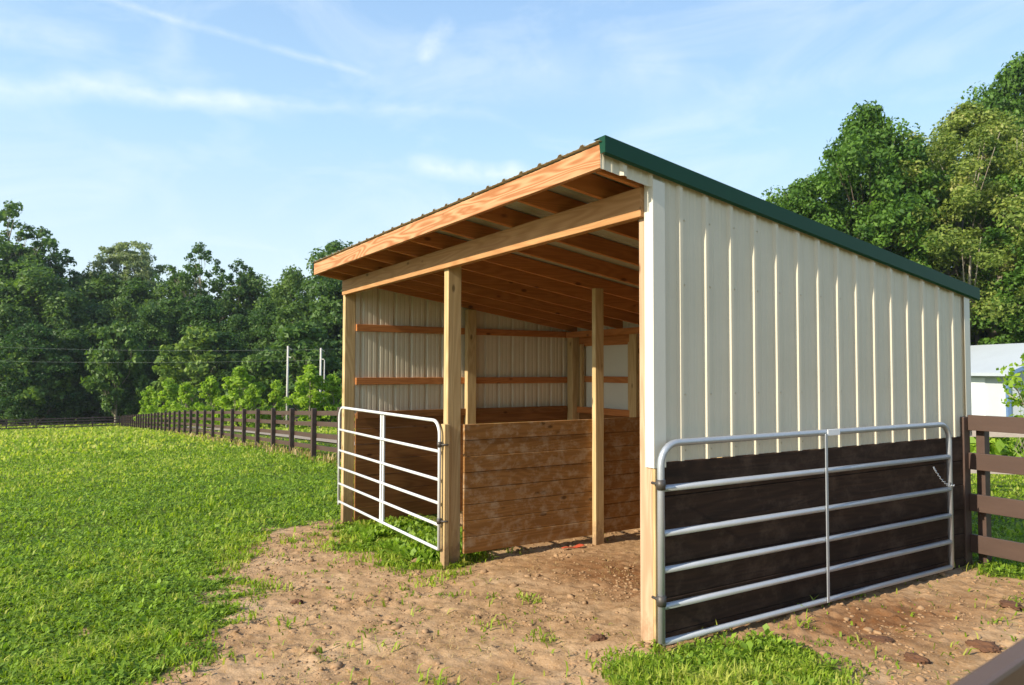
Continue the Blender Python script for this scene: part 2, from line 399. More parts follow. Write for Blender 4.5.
# roof
m = MB()
for s, h in rib_profile(5.80, .14): 
    x = -5.775+s
    for Y in (-.425, D+.15): m.v.append((x, Y, rt(Y)+.008+h*.75))
for i in range(len(m.v)//2-1): m.f.append((2*i, 2*i+2, 2*i+3, 2*i+1))
m.build('roof_panel', M_roof, shed, solid=.0012)
def rake(x, sgn):
    m = MB(); y0, y1 = -.405, D+.16; q = []
    t = lambda Y: rt(Y)+.036
    pr = [(x-.11*sgn, 0), (x, 0), (x, -.098), (x-.014*sgn, -.112)]
    for (a, b) in pr:
        for Y in (y0, y1): m.v.append((a, Y, t(Y)+b))
    for i in range(3): m.f.append((2*i, 2*i+2, 2*i+3, 2*i+1))
    # folded front end
    n = len(m.v); m.v += [(x-.06*sgn, y0, t(y0)-.004), (x-.001*sgn, y0, t(y0)), (x-.001*sgn, y0, t(y0)-.098), (x-.045*sgn, y0, t(y0)-.098)]
    m.f.append((n, n+1, n+2, n+3))
    return m.build('roof_trim', M_roofedge, shed, solid=.002)
rake(.052, 1); rake(-5.79, -1)
# corner trims
def angle_trim(xs, ys, z0, z1f, nm='corner_trim'):
    m = MB()
    pr = [(xs[0], ys[0]), (xs[1], ys[0]), (xs[1], ys[1])]
    for (x, y) in pr:
        m.v.append((x, y, z0)); m.v.append((x, y, z1f(y)))
    m.f += [(0, 2, 3, 1), (2, 4, 5, 3)]
    return m.build(nm, M_trimw, shed, solid=.002)
angle_trim((-.052, .026), (-.012, .085), Zm-.03, lambda y: rt(y)-.10)
angle_trim((-.06, .026), (D+.03, D-.06), Zm, lambda y: rt(y)-.04)
# plank skirts
def planks(name, mat, fixed, along0, along1, n, z0f, z1, axis, thick, h=None):
    m = MB(); hh = (z1+.12)/n if h is None else h
    top = z1
    for i in range(n):
        zb = top-hh+.0035; a = random.uniform(-.0025, .0025); zt = top
        if axis == 'y': m.box(fixed+a, fixed+thick+a, along0, along1, zb, zt)
        else: m.box(along0, along1, fixed+a, fixed+thick+a, zb, zt)
        top -= hh
    return m.build(name, mat, shed, .004)
part_label(planks('plank_base', M_black, -.002, .045, D, 6, None, Zm-.004, 'y', .024, .205), 'black stained planks below the siding')
MB().box(-.004, .02, .0, .042, -.12, Zm-.006).build('post_board', MW['palez'], shed, .004)
planks('plank_base', M_kick, -W+.003, .145, D-.03, 7, None, Zm-.002, 'y', .036, .2)
planks('plank_base', M_kickx, D-.038, -W+.05, -.04, 7, None, Zm-.03, 'x', .036, .195)
part_label(planks('divider_wall', M_divider, -2.735, .141, D-.19, 8, None, 1.158, 'y', .036, .150), 'scuffed brown plank divider with a gap above the dirt')
# girts
for z in (2.21, 1.52):
    B('girt', 'redy', -W+.0, -W+.04, .145, 1.718, z-.045, z+.045); B('girt', 'redy', -W+.0, -W+.04, 1.862, D-.172, z-.045, z+.045)
    B('girt', 'redy', -.04, -.001, .14, D-.2, z-.045, z+.045)
B('girt', 'redx', -W+.18, -.2, D-.045, D-.003, 1.49, 1.58)
B('girt', 'redx', -W+.18, -.2, D-.10, D-.05, 1.03, 1.12)
B('girt', M_kick, -W+.043, -W+.075, .15, D-.2, 1.04, 1.13)
for x in (-5.46, -4.36): B('window_stud', 'palez', x, x+.05, D-.10, D-.045, 1.12, 2.06)
# window cross posts (a paler plain panel behind)
MB().box(-5.41, -4.36, D-.044+.036, D-.044+.040, 1.12, 2.03).build('window_panel', paint('plain_white_panel', (.62, .62, .55), .5, .06), shed)

# ------------------------------------------------------------ gates
def pipe_path(p0, corners, rad, p1, axis):
    pass
def gate(name, label, L, H, rails, rp, mat, brace_at, brace_kind, loc, rz, cat='gate'):
    g = empty(name, label, cat, loc, rz)
    rc = .13; pts = [(0, 0, rails[-1]), (0, 0, H-rc)]
    for k in range(1, 7):
        a = math.pi/2*k/6; pts.append((rc-rc*math.cos(a), 0, H-rc+rc*math.sin(a)))
    pts += [(L-rc, 0, H)]
    for k in range(1, 7):
        a = math.pi/2*k/6; pts.append((L-rc+rc*math.sin(a), 0, H-rc+rc*math.cos(a)))
    pts += [(L, 0, rails[-1])]
    MB().tube(pts, rp, 12).build('frame', mat, g, smooth=True)
    for z in rails: 
        MB().tube([(rp*.6, 0, z), (L*.5, 0, z-.002), (L-rp*.6, 0, z)], rp*.93, 10).build('rail', mat, g, smooth=True)
    return g
def copy_child(): pass
# right: galvanised, hung along the side wall
gr = gate('farm_gate', 'large galvanised tube gate folded back against the black planks of the shed side', 3.195, 1.222, [.955, .690, .475, .262, .055], .0215, M_galv, 0, 0, (.10, -.028, .012), math.pi/2)
MB().box(1.528, 1.552, -.030, -.022, .045, 1.215).build('brace', M_galv, gr, .002)
for z in (.30, .98):
    h = MB().tube([(0, .0, z), (.005, .082, z)], .009, 8); h.tube([(-.0, 0, z-.03), (.0, 0, z+.03)], .028, 12)
    h.build('hinge', M_dark, gr, smooth=True)
MB().box(1.56, 1.70, -.026, -.021, 1.200, 1.244).build('tag', M_plate, gr, .002)
ch = MB()
cp = [Vector((3.20, -.03, .72)), Vector((3.10, -.035, .73)), Vector((3.02, -.03, .78)), Vector((2.94, -.03, .85)), Vector((2.90, -.03, .89))]
for i in range(22):
    t = i/21*(len(cp)-1); k = min(int(t), len(cp)-2); p = cp[k].lerp(cp[k+1], t-k)
    e = Vector((.010, .006, 0)) if i % 2 else Vector((.004, 0, .010))
    ch.tube([p-e, p+e], .0035, 6)
ch.build('chain', M_galv, gr, smooth=True)
# left: white gate between left and middle posts
zl = -.02
gl = gate('farm_gate', 'white tube gate across the left stall opening between the pale posts', 2.86, 1.215, [.935, .675, .46, .262, .04], .0158, M_whitegate, 0, 0, (-5.615, -.088, -.02), 0)
MB().box(1.345, 1.385, -.006+.018, .030, .03, 1.20).build('brace', M_whitegate, gl, .002)
MB().box(1.412, 1.452, -.006+.018, .030, .03, 1.20).build('brace', M_whitegate, gl, .002)
for z in (.30, 1.0):
    h = MB().tube([(2.87, .0, z), (2.83+.10, .055, z)], .008, 8); h.tube([(2.86, 0, z-.025), (2.86, 0, z+.025)], .023, 12)
    h.build('hinge', M_dark, gl, smooth=True)
MB().tube([(0, 0, .05), (0, 0, -.005)], .012, 8).build('drop_pin', M_whitegate, gl, smooth=True)

# ------------------------------------------------------------ fences
def fence(name, label, p0, p1, n, H, boards, bh, mat, zf, postw=.11, side=-1, pmat=None, group=None, extend=0, posts=None, bt=.025, hf=None):
    p0 = Vector((*p0, 0)); p1 = Vector((*p1, 0)); L = (p1-p0).length; d = (p1-p0).normalized(); nn = Vector((-d.y, d.x, 0))*side
    f = empty(name, label, 'fence', (p0.x, p0.y, zf(p0.x, p0.y)), 0, group)
    org = Vector(f.location)
    ts = posts if posts is not None else [L*i/n for i in range(n+1)]
    for t in ts:
        p = p0+d*t; z = zf(p.x, p.y); w = postw/2; j = random.uniform(-.02, .02); lx = random.uniform(-.012, .012)
        q = [p+d*w+nn*w*.9, p+d*w-nn*w*.9, p-d*w-nn*w*.9, p-d*w+nn*w*.9]
        q = [Vector((a.x, a.y, z-.3))-org for a in q]
        MB().prism(q, (lx*d.x, lx*d.y, H+.33+j)).build('post', pmat or mat, f, .006)
    for i in range(len(ts)-1):
        a = p0+d*ts[i]; b = p0+d*ts[i+1]; za = zf(a.x, a.y); zb = zf(b.x, b.y)
        m = MB()
        for h in boards:
            o = nn*(postw/2*.9+.003); j0 = random.uniform(-.012, .012); j1 = random.uniform(-.012, .012)
            q = [a+o+Vector((0, 0, za+h+j0))-org, b+o+Vector((0, 0, zb+h+j1))-org, b+o+Vector((0, 0, zb+h-bh+j1))-org, a+o+Vector((0, 0, za+h-bh+j0))-org]
            q = [q[0]+d*.004, q[1]-d*.004, q[2]-d*.004, q[3]+d*.004]
            m.prism(q, nn*bt)
        m.build('rails', mat, f, .003)
    return f
gzn = lambda x, y: float(gbase(np.array([x]), np.array([y]))[0])
BO = [1.37, 1.04, .70, .36]
# right, joining the shed's rear corner
fr = empty('board_fence', 'brown four board fence running right from the rear corner of the shed', 'fence', (0, D, 0))
for (x0, x1, y0, y1, zt) in ((-.052, .035, -.12, -.02, 1.275), (.055, .125, .03, .12, 1.24), (2.45, 2.56, .03, .14, 1.28)):
    MB().box(x0, x1, y0, y1, -.35, zt).build('post', M_fence, fr, .006)
for z0, z1 in ((1.16, 1.292), (.825, .968), (.47, .617), (.12, .272)):
    MB().box(.037, 2.55, -.06, -.032, z0, z1).build('rail', M_fence, fr, .003)
# long left fence
fence('board_fence', 'long dark brown board fence receding beside the green field behind the shed', (-6.0, 3.3), (-101, 3.3), 39, 1.42, BO, .135, M_fence, gzn, .15, side=-1, pmat=M_fencepost)
fence('board_fence', 'dark board fence across the far end of the field', (-101.2, 3.1), (-101.2, -46.9), 17, 1.42, BO, .14, M_fencedk, gzn, .14, side=1)
fence('board_fence', 'low distant brown fence beyond the lane with short posts', (-28, 19.5), (-106, 19.5), 27, 1.25, [1.2, .8, .4], .14, M_fencedk, gzn, .14, side=1)
# grey fence behind
fence('grey_board_fence', 'weathered grey two board fence on the lawn behind the brown fence', (-4.1, 7.8), (3.6, 12.2+8*0), 3, 1.0, [1.045, .49], .15, M_grey, gzn, .12, side=-1)
# rail close to the camera
nr = empty('fence_rail', 'out of focus brown fence rail close by in the lower right corner', 'fence', (2.872, -2.35, 0))
m = MB().box(0, .03, 0, 2.4, 1.10, 1.30); m.build('rail', M_nearrail, nr, .006)
for y in (2.35,): MB().box(.02, .13, y-.05, y+.06, -.2, 1.33).build('post', M_nearrail, nr, .006)
nr.rotation_euler = (0, 0, R(6.5))

# ------------------------------------------------------------ lane (road)
def strip(name, pts, w, mat):
    m = MB(); n = len(pts)
    P = [Vector((*p, 0)) for p in pts]
    Q = []
    for i in range(n-1):
        k = max(1, int((P[i+1]-P[i]).length/4))
        Q += [P[i].lerp(P[i+1], j/k) for j in range(k)]
    Q.append(P[-1])
    for i, p in enumerate(Q):
        t = (Q[min(i+1, len(Q)-1)]-Q[max(i-1, 0)]).normalized(); nn = Vector((-t.y, t.x, 0))
        for s in (-.5, 0, .5):
            q = p+nn*w*s; m.v.append((q.x, q.y, gzn(q.x, q.y)+.05))
    for i in range(len(Q)-1):
        for j in range(2): m.f.append((3*i+j, 3*i+j+1, 3*i+j+4, 3*i+j+3))
    o = m.build(name, mat); o['kind'] = 'structure'; return o
strip('road', [(-10, 7.2), (-60, 8.2), (-95, 9.2), (-118, 9.5), (-119, -60)], 2.6, M_asph)

# ------------------------------------------------------------ barn
bx, by = -20.3, 50.0
bz = gzn(bx, by)
barn = empty('barn', 'low white barn with pale metal roof and blue trim behind the fences', 'barn', (bx, by, bz), R(-27))
e = 1.55-bz
MB().box(-16, 0, 0, 9, -1, e-.02).build('wall', M_barn, barn)
MB().box(-.08, .12, -.12, .1, -.9, e-.06).build('corner_board', M_barntrim, barn)
m = MB().prism([(.9, -.7, e-.12), (.9, 4.5, e+2.0), (.9, 9.7, e-.12), (.9, 9.7, e+.02), (.9, 4.5, e+2.16), (.9, -.7, e+.02)], (-17.8, 0, 0))
m.build('roof', M_barnroof, barn)
MB().prism([(.92, -.74, e-.22), (.92, 4.5, e+1.9), (.92, 9.7, e-.22), (.92, 9.7, e+.03), (.92, 4.5, e+2.18), (.92, -.74, e+.03)], (.05, 0, 0)).build('fascia', M_barntrim, barn)
MB().box(-16.9, .97, -.80, -.73, e-.20, e+.01).build('fascia', M_barnroof, barn)
MB().prism([(-.02, .05, e-.03), (-.02, 4.5, e+1.85), (-.02, 8.95, e-.03)], (-.1, 0, 0)).build('gable', M_barn, barn)
MB().box(-5.0, -2.0, -.06, -.015, -.8, e-.35).build('door', paint('barn_door', (.72, .76, .78), .5, .1), barn)

# ------------------------------------------------------------ poles & wires
pa = at(288, 346, 60); pb = at(321, 348, 60); pc = at(324.5, 360, 64)
def pole(p, label, r, arm=True):
    g = gzn(p[0], p[1]); o = empty('utility_pole', label, 'pole', (p[0], p[1], g))
    H = p[2]-g; MB().tube([(0, 0, -.4), (0, 0, H*.5), (0, 0, H)], [r*1.15, r*1.05, r*.9], 12).build('shaft', M_pole, o, smooth=True)
    if arm:
        MB().tube([(0, 0, H-.1), (.35, .25, H-.3)], .03, 6).build('bracket', M_wire, o)
        MB().tube([(0, 0, H-.9), (.25, .2, H-.95)], .04, 6).build('insulator', M_pole, o)
pole(pa, 'pale pole before the woods, the left one of the pair', .085)
pole(pb, 'pale pole before the woods nearest the shed with a bracket at its top', .085)
pole(pc, 'thinner grey pole just right of the tall pale pole by the shed', .045, False)
def wire(a, b, sag, label):
    a = Vector(a); b = Vector(b); pts = []
    for i in range(25):
        t = i/24; p = a.lerp(b, t); p.z -= sag*4*t*(1-t); pts.append(tuple(p))
    tag(MB().tube(pts, .009, 5).build('power_line', M_wire), label, 'wire', 'power lines in front of the woods')
wire(at(-60, 344, 86), tuple(pb-np.array([0, 0, .12])), .35, 'upper power line crossing in front of the dark woods')
wire(at(-60, 359, 86), tuple(pb-np.array([0, 0, 1.0])), .3, 'lower power line crossing in front of the dark woods')
wire(tuple(pb-np.array([0, 0, .12])), at(700, 330, 75), .3, 'power line continuing right from the pole behind the shed')

# ------------------------------------------------------------ trees
def leaves(cent, rad, per, size, rng, flat=.7, shape=1.5):
    """leaf quads scattered in clumps; returns verts, faces, tint"""
    n = len(cent); k = np.repeat(np.arange(n), per)
    d = rng.normal(size=(len(k), 3)); d /= np.linalg.norm(d, axis=1)[:, None]
    rr_ = rng.random(len(k))**.45
    p = cent[k]+d*(rad[k]*rr_)[:, None]*np.array([1, 1, flat])
    s = size*rng.uniform(.6, 1.35, len(k))
    nrm = d*.8+rng.normal(size=d.shape)*.75+np.array([0, 0, .45]); nrm /= np.linalg.norm(nrm, axis=1)[:, None]
    a = np.cross(nrm, rng.normal(size=d.shape)); a /= np.linalg.norm(a, axis=1)[:, None]; b = np.cross(nrm, a)
    L = (s*shape*.5)[:, None]; Wd = (s*.5)[:, None]
    dr = nrm*(s*.12)[:, None]
    v = np.stack([p-a*L, p+b*Wd*.9-a*L*.1+dr, p+a*L, p-b*Wd*.9-a*L*.1+dr], 1).reshape(-1, 3)
    f = np.arange(len(v)).reshape(-1, 4)
    t = np.clip(.45+rng.normal(size=n)[k]*.16+rng.normal(size=len(k))*.2, 0, 1)
    return v, f, t
def crown_centres(rng, n, prof, H, base, wid, shell=.55):
    """centres inside an envelope: prof(t)->relative radius, t 0..1 bottom to top, lobed"""
    out = []; rad = []
    ph = rng.random(6)*6.28
    while len(out) < n:
        t = rng.random(); a = rng.random()*2*math.pi
        R_ = wid*prof(t)*(1+.32*math.sin(3*a+ph[0]+4*t)+.16*math.sin(5*a+ph[1]-7*t)+.12*math.sin(2*a+9*t+ph[2]))
        q = (shell+(1-shell)*rng.random()) if rng.random() < .75 else rng.random()*.8
        r = R_*q
        if rng.random() > .25+.75*prof(t): continue
        out.append((r*math.cos(a), r*math.sin(a), base+(H-base)*t)); rad.append(1.)
    return np.array(out)
def tree_meshes(seed, H, base, wid, prof, nc, per, lsize, crad, tr, lmat, bmat, shell=.55, lean=0, limbs=14, flat=.75, trunks=1):
    rng = np.random.default_rng(seed); rnd = random.Random(seed)
    c = crown_centres(rng, nc, prof, H*.96, base, wid, shell)
    v, f, t = leaves(c, crad*rng.uniform(.55, 1.25, nc), per, lsize, rng, flat)
    lm = bpy.data.meshes.new('crown'); fastmesh(lm, v, f, t); lm.materials.append(lmat)
    m = MB(); stems = []
    for s in range(trunks):
        off = (rnd.uniform(-.3, .3)*(trunks > 1), rnd.uniform(-.3, .3)*(trunks > 1))
        sp = wid*.35*(trunks > 1); an = 6.28*s/trunks+rnd.random()
        pts = []; rs = []
        for i in range(9):
            q = i/8; pts.append((off[0]+sp*q*math.cos(an)+rnd.uniform(-.02, .02)*H*q*.6, off[1]+sp*q*math.sin(an)+rnd.uniform(-.02, .02)*H*q*.6, -.5+(H*(.9 if trunks == 1 else .72)+.5)*q)); rs.append(max(.02, tr*(1-q)**.8*(1.25 if i == 0 else 1)))
        m.tube(pts, rs, 8); stems.append((pts, rs))
    pick = rng.permutation(nc)[:limbs]
    for j in pick:
        e = c[j]; pts_, rs_ = stems[rnd.randrange(len(stems))]
        hz = max(base*.6, e[2]-np.hypot(e[0], e[1])*rnd.uniform(.7, 1.1)-1)
        q = min(.93, max(.08, (hz+.5)/(H*.9+.5))); i = int(q*8); s0 = Vector(pts_[i]); w = rs_[i]*.5
        en = Vector(e); md = s0.lerp(en, .5)+Vector((rnd.uniform(-.4, .4), rnd.uniform(-.4, .4), -.04*H*rnd.random()))
        m.tube([s0, s0.lerp(md, .6), md, md.lerp(en, .6), en], [w, w*.75, w*.55, w*.35, max(.012, w*.12)], 6)
        for _ in range(2):
            e2 = en+Vector((rnd.uniform(-1, 1), rnd.uniform(-1, 1), rnd.uniform(-.3, 1)))*crad*.9
            m.tube([md, md.lerp(e2, .5)+Vector((0, 0, .2)), e2], [w*.35, w*.22, .012], 5)
    tm = bpy.data.meshes.new('trunk'); tm.from_pydata(m.v, [], m.f); tm.materials.append(bmat)
    for p in tm.polygons: p.use_smooth = True
    return tm, lm
def place(meshes, name, label, cat, x, y, rz=0, s=(1, 1, 1), group=None, z=None, crowns=True):
    o = empty(name, label, cat, (x, y, gzn(x, y) if z is None else z), rz, group); o.scale = s
    for n, me in (('trunk', meshes[0]), ('crown', meshes[1])):
        c = bpy.data.objects.new(n, me); C.objects.link(c); c.parent = o
    return o
rnd_prof = lambda t: max(0., math.sin(math.pi*min(1, max(0, .08+.92*t)))**.6)
tall_prof = lambda t: (.55+.45*math.sin(math.pi*t))*(1-t**5)**.5
oak_prof = lambda t: max(.05, (1-(2*t-.9)**2*.75))**.8*(1-t**7)**.5 if t < .999 else 0
low_prof = lambda t: (1-t**2.2)**.5*(.8+.2*math.sin(6*t))
# unit height meshes for the woods
K = {}
K['full'] = tree_meshes(11, 20, 1.5, 5.6, tall_prof, 240, 110, .30, 1.4, .32, M_leafwood, M_bark, .5)
K['full2'] = tree_meshes(12, 20, .8, 6.4, low_prof, 260, 105, .30, 1.35, .32, M_leafwood, M_bark, .55)
K['airy'] = tree_meshes(13, 24, 5, 6.2, tall_prof, 240, 50, .27, .75, .38, M_leafwood, M_barkp, .35, limbs=34)
K['fan'] = tree_meshes(14, 24, 9, 5.6, lambda t: (.45+.6*t)*(1-t**6)**.5, 300, 80, .24, .95, .36, M_leafgrey, M_bark, .4, limbs=40, flat=.45)
K['mid'] = tree_meshes(15, 10, 1.6, 3.0, oak_prof, 90, 60, .34, .85, .16, M_leafmid, M_barkp, .5)
K['ash'] = tree_meshes(16, 20, 3, 5.6, tall_prof, 460, 160, .19, 1.0, .34, M_leafash, M_bark, .45, limbs=40)
K['big'] = tree_meshes(17, 20, 3.0, 8.0, oak_prof, 760, 200, .125, .72, .34, M_leafbig, M_barkp, .4, limbs=90, trunks=5, flat=.8)
K['young'] = tree_meshes(18, 5, .3, 1.6, low_prof, 60, 55, .20, .42, .06, M_leafyoung, M_barkp, .4)
K['young2'] = tree_meshes(19, 5, .3, 1.35, tall_prof, 46, 55, .21, .38, .05, M_leafyoung, M_barkp, .35)
K['bush'] = tree_meshes(20, 2.2, .1, 1.7, low_prof, 40, 50, .20, .40, .04, M_leafmid, M_bark, .4)
def at_px(kind, px, topy, depth, label, rz, wide=1., group=None, name='tree', cat='tree', Hm=None, drop=0):
    p = at(px, topy, depth); g = gzn(p[0], p[1])-drop; H = p[2]-g; h0 = {'full': 20, 'full2': 20, 'airy': 24, 'fan': 24, 'mid': 10, 'ash': 20, 'big': 20, 'young': 5, 'young2': 5, 'bush': 2.2}[kind]
    s = H/h0; return place(K[kind], name, label, cat, p[0], p[1], rz, (s*wide, s*wide, s), group, z=g)
at_px('airy', 12, 196, 124, 'tallest airy tree at the left edge with sky gaps in its crown', .3, 1.15)
at_px('airy', 50, 238, 128, 'airy tree right of the tallest one, its crown stepping down to the right', 1.7, .95)
at_px('full', 92, 270, 130, 'dark tree filling the dip left of the grey green rounded crown', .9, .9)
at_px('fan', 130, 236, 132, 'grey green tree with a broad rounded feathery crown above the woods', .2, .95)
at_px('airy', 200, 238, 122, 'tall ragged tree with open crown right of the rounded one', 2.6, .9)
at_px('airy', 240, 255, 124, 'ragged dark tree on the left of the sky notch beside the shed', 4.1, .8)
at_px('full', 292, 268, 116, 'dense dark green tree on the right of the sky notch', 5.1, .85)
at_px('full2', 335, 236, 112, 'dense dark tree rising behind the left end of the shed fascia', .6, 1.05)
GW = 'dark trees massed in the woods beyond the field'
k = 0
for row, (dp, st, ty) in enumerate(((112, 30, 300), (124, 36, 282), (104, 38, 335))):
    for px in range(-90+row*9, 770, st):
        j = random.uniform(-8, 8); top = ty+random.uniform(-14, 18)
        if px > 350: top -= 20
        if px < 60: top -= 22
        o = at_px('full2' if (k % 2) else 'full', px+j, top, dp+random.uniform(-4, 4), 'dark green leafy tree standing in the woods beyond the field', random.uniform(0, 6.28), random.uniform(.95, 1.35), GW)
        k += 1
at_px('mid', 118, 318, 100, 'lighter slender tree with a pale trunk at the edge of the woods', .4, .8)
at_px('mid', 200, 322, 98, 'lighter green tree before the woods between two ragged dark trees', 2.4, 1.1)
at_px('mid', 252, 352, 90, 'small lighter green tree left of the pale poles', 3.3, 1.)
at_px('mid', 300, 318, 94, 'lighter rounded tree behind the two pale poles', 1.3, 1.2)
at_px('mid', 38, 335, 100, 'lighter green tree low in the woods near the left edge', 5.3, 1.1)
GY = 'young bright green saplings along the lane'
for i, (px, ty, dp, kd, wd, lb) in enumerate((
    (150, 386, 76, 'young', 1.0, 'short bright sapling at the left end of the row'), (168, 378, 74, 'young', 1.1, 'bright sapling second from the left end of the row'),
    (186, 382, 72, 'young', 1.1, 'low bushy bright sapling right of the second one'), (212, 376, 66, 'young', 1.0, 'wide bright sapling left of the tallest bright one'),
    (240, 366, 62, 'young2', 1.25, 'tall bright green sapling left of the pale poles'), (252, 384, 60, 'young', .9, 'short sapling in front of a tall bright one'),
    (276, 380, 62, 'young', 1.0, 'bushy bright sapling at the foot of the left pale pole'), (310, 364, 56, 'young2', 1.2, 'tall bright sapling leafing over the right pale pole'),
    (334, 374, 57, 'young', 1.2, 'bright sapling beside the front left post of the shed'), (362, 376, 60, 'young', 1.2, 'bright sapling hidden behind the shed'))):
    at_px(kd, px, ty, dp, lb, i*1.3, wd, GY, 'sapling', 'sapling')
for i in range(16):
    px = -20+i*9.5; at_px('bush', px, 405+random.uniform(-2, 4), 116+random.uniform(-2, 4), 'green bush at the foot of the woods behind the far fence', i*1.1, random.uniform(1, 1.9), 'bushes behind the far fence', 'bush', 'bush')
# right hand trees
at_px('ash', 868, 100, 66, 'tall dark green tree right of the open sky above the shed roof', .5, .85)
at_px('ash', 805, 172, 64, 'shorter leafy tree whose crown slopes down behind the green roof edge', 2.2, .95)
at_px('ash', 925, 140, 80, 'dark tree showing between the tall dark one and the pale seeding one', 3.0, .9)
at_px('ash', 1018, 50, 84, 'very tall dark tree rising above the pale one at the right edge', 1.2, .7)
at_px('big', 968, 97, 70, 'broad yellowish green tree heavy with seed clusters behind the barn', .8, 1.15)
at_px('ash', 1062, 130, 60, 'dark tree at the far right beyond the pale one', 2.9, 1.0)
at_px('big', 1100, 150, 74, 'second yellowish green tree out beyond the right edge', 2.1, .9)
for i, (px, ty, dp) in enumerate(((700, 230, 74), (745, 222, 76), (850, 230, 84), (980, 210, 84), (900, 260, 76), (960, 290, 70), (1020, 270, 72))):
    at_px('full2', px, ty, dp, 'dark background tree filling in behind the trees on the right', i*1.9, 1., 'background trees on the right')

# close sapling at the right edge
sp = at(1030, 345, 13)
ms = tree_meshes(33, 2.6, .7, .62, oak_prof, 34, 26, .085, .22, .022, M_leafyoung, M_barkp, .35, limbs=20)
place(ms, 'sapling', 'slim light green sapling with broad leaves at the right edge', 'sapling', sp[0], sp[1], .4, (1, 1, (sp[2]-gzn(sp[0], sp[1]))/2.6))
for i, (px, dp) in enumerate(((984, 17.5), (995, 17.8), (1006, 18))):
    p = at(px, 432, dp); ms_ = K.setdefault('hosta', tree_meshes(41, .5, .02, .40, low_prof, 30, 22, .13, .13, .01, M_leafyoung, M_bark, .3, limbs=6))
    g = gzn(p[0], p[1]); s = max(.4, (p[2]-g)/.5)
    place(ms_, 'shrub', ['low bright shrub behind the fence nearest the shed corner', 'low bright shrub between its two neighbours behind the fence', 'low bright shrub behind the fence furthest from the shed'][i], 'shrub', p[0], p[1], i*2., (s, s, s), 'low shrubs behind the grey fence')

# ------------------------------------------------------------ grass and weeds
cam_az = math.atan2(fw[1], fw[0])
def blade_field(n, r0_, r1_, wmul, hmul, seed, pw=1.0, keep=None, az=.72, mat=M_grass, name='grass', cols=(.5, .2), lean=.55, label='x', hvar=.5):
    rng = np.random.default_rng(seed)
    a = cam_az+rng.uniform(-az, az, n); q = rng.random(n)
    r = (r0_**pw+(r1_**pw-r0_**pw)*q)**(1/pw)
    X = EYE[0]+np.cos(a)*r; Y = EYE[1]+np.sin(a)*r
    k = keep(X, Y, rng); X, Y, r = X[k], Y[k], r[k]; n = len(X)
    Z = gh(X, Y)-.004
    lush = fbm(X, Y, .5, 3, 51); lush2 = fbm(X, Y, 4., 2, 57)
    cl2 = fbm(X, Y, .14, 2, 63); h = hmul(r)*(1-hvar+2*hvar*rng.random(n))*(.15+1.5*lush)*(.35+1.3*cl2); w = wmul(r)*rng.uniform(.6, 1.3, n)
    th = rng.uniform(0, 2*np.pi, n); d = np.stack([np.cos(th), np.sin(th), 0*th], 1); s = np.stack([-np.sin(th), np.cos(th), 0*th], 1)
    ln = rng.uniform(.1, 1, n)*lean*2
    p0 = np.stack([X, Y, Z], 1); up = np.array([0, 0, 1.])
    p1 = p0+up*(h*.55)[:, None]+d*(h*ln*.25)[:, None]; p2 = p0+up*(h*np.clip(1-.35*ln, .3, 1))[:, None]+d*(h*ln*.8)[:, None]
    W_ = w[:, None]*s
    v = np.stack([p0-W_*.5, p0+W_*.5, p1+W_*.45, p1-W_*.45, p2], 1).reshape(-1, 3)
    b = np.arange(n)*5
    t = np.clip(cols[0]+rng.normal(size=n)*cols[1]+(lush-.5)*.5+(lush2-.5)*.5+(cl2-.5)*.7, 0, 1)
    f = np.concatenate([np.stack([b, b+1, b+2], 1), np.stack([b, b+2, b+3], 1), np.stack([b+3, b+2, b+4], 1)]); t = np.concatenate([t, t, t])
    me = bpy.data.meshes.new(name); fastmesh(me, v, f, t); me.materials.append(mat)
    o = bpy.data.objects.new(name, me); C.objects.link(o); tag(o, label, 'grass', kind='stuff'); return o
def ingrass(X, Y, rng):
    m = dirt_mask(X, Y)
    tuft = fbm(X, Y, .22, 2, 77)
    inside = (X > -2.7) & (X < .0) & (Y > .1) & (Y < 3.6)
    right = (X > .0) & (Y < 3.5)
    p = (1-m)**1.5+np.where(tuft > .70, .20, .012)*m
    p = np.where(inside, .0, p)
    p = np.where((X > -5.7) & (X < -2.7) & (Y > .9) & (Y < 3.7), p*.05, p)
    road = (Y > 5.6) & (Y < 10) & (X < -10)
    p = np.where(road | ((X < -116) & (X > -122)), 0, p)
    return rng.random(len(X)) < p
tg = 'bright green grass covering the field left of the bare dirt'
blade_field(230000, 2.2, 9, lambda r: .008+.0007*r, lambda r: .055+0*r, 1, 1.2, ingrass, lean=.9, label=tg)
blade_field(150000, 8, 30, lambda r: .011+.0012*r, lambda r: .062+.0005*r, 2, .9, ingrass, lean=.9, label='green grass of the middle field', name='field_grass')
blade_field(110000, 28, 125, lambda r: .025+.0018*r, lambda r: .08+.0012*r, 3, .8, ingrass, label='green grass of the far field', name='far_grass', cols=(.68, .2))
def drykeep(X, Y, rng):
    d = np.abs(Y-3.3+.25*(fbm(X, Y, 2., 2, 5)-.5)); p = np.exp(-(d/.45)**2)*(X < -6.2)
    return rng.random(len(X)) < p
blade_field(60000, 10, 60, lambda r: .008+.0012*r, lambda r: .20+0*r, 4, .9, drykeep, az=.60, mat=M_dry, name='dry_grass', label='tan dead grass along the foot of the long fence', cols=(.5, .25))
def strawkeep(X, Y, rng):
    return (rng.random(len(X)) < dirt_mask(X, Y)*.8*np.clip(fbm(X, Y, .3, 2, 88)*2-.6, 0, 1))
blade_field(45000, 2.4, 10, lambda r: .0035+0*r, lambda r: .022+0*r, 5, 1.2, strawkeep, mat=M_dry, name='straw', label='bits of dry straw and stubble scattered on the bare dirt', lean=1.6)
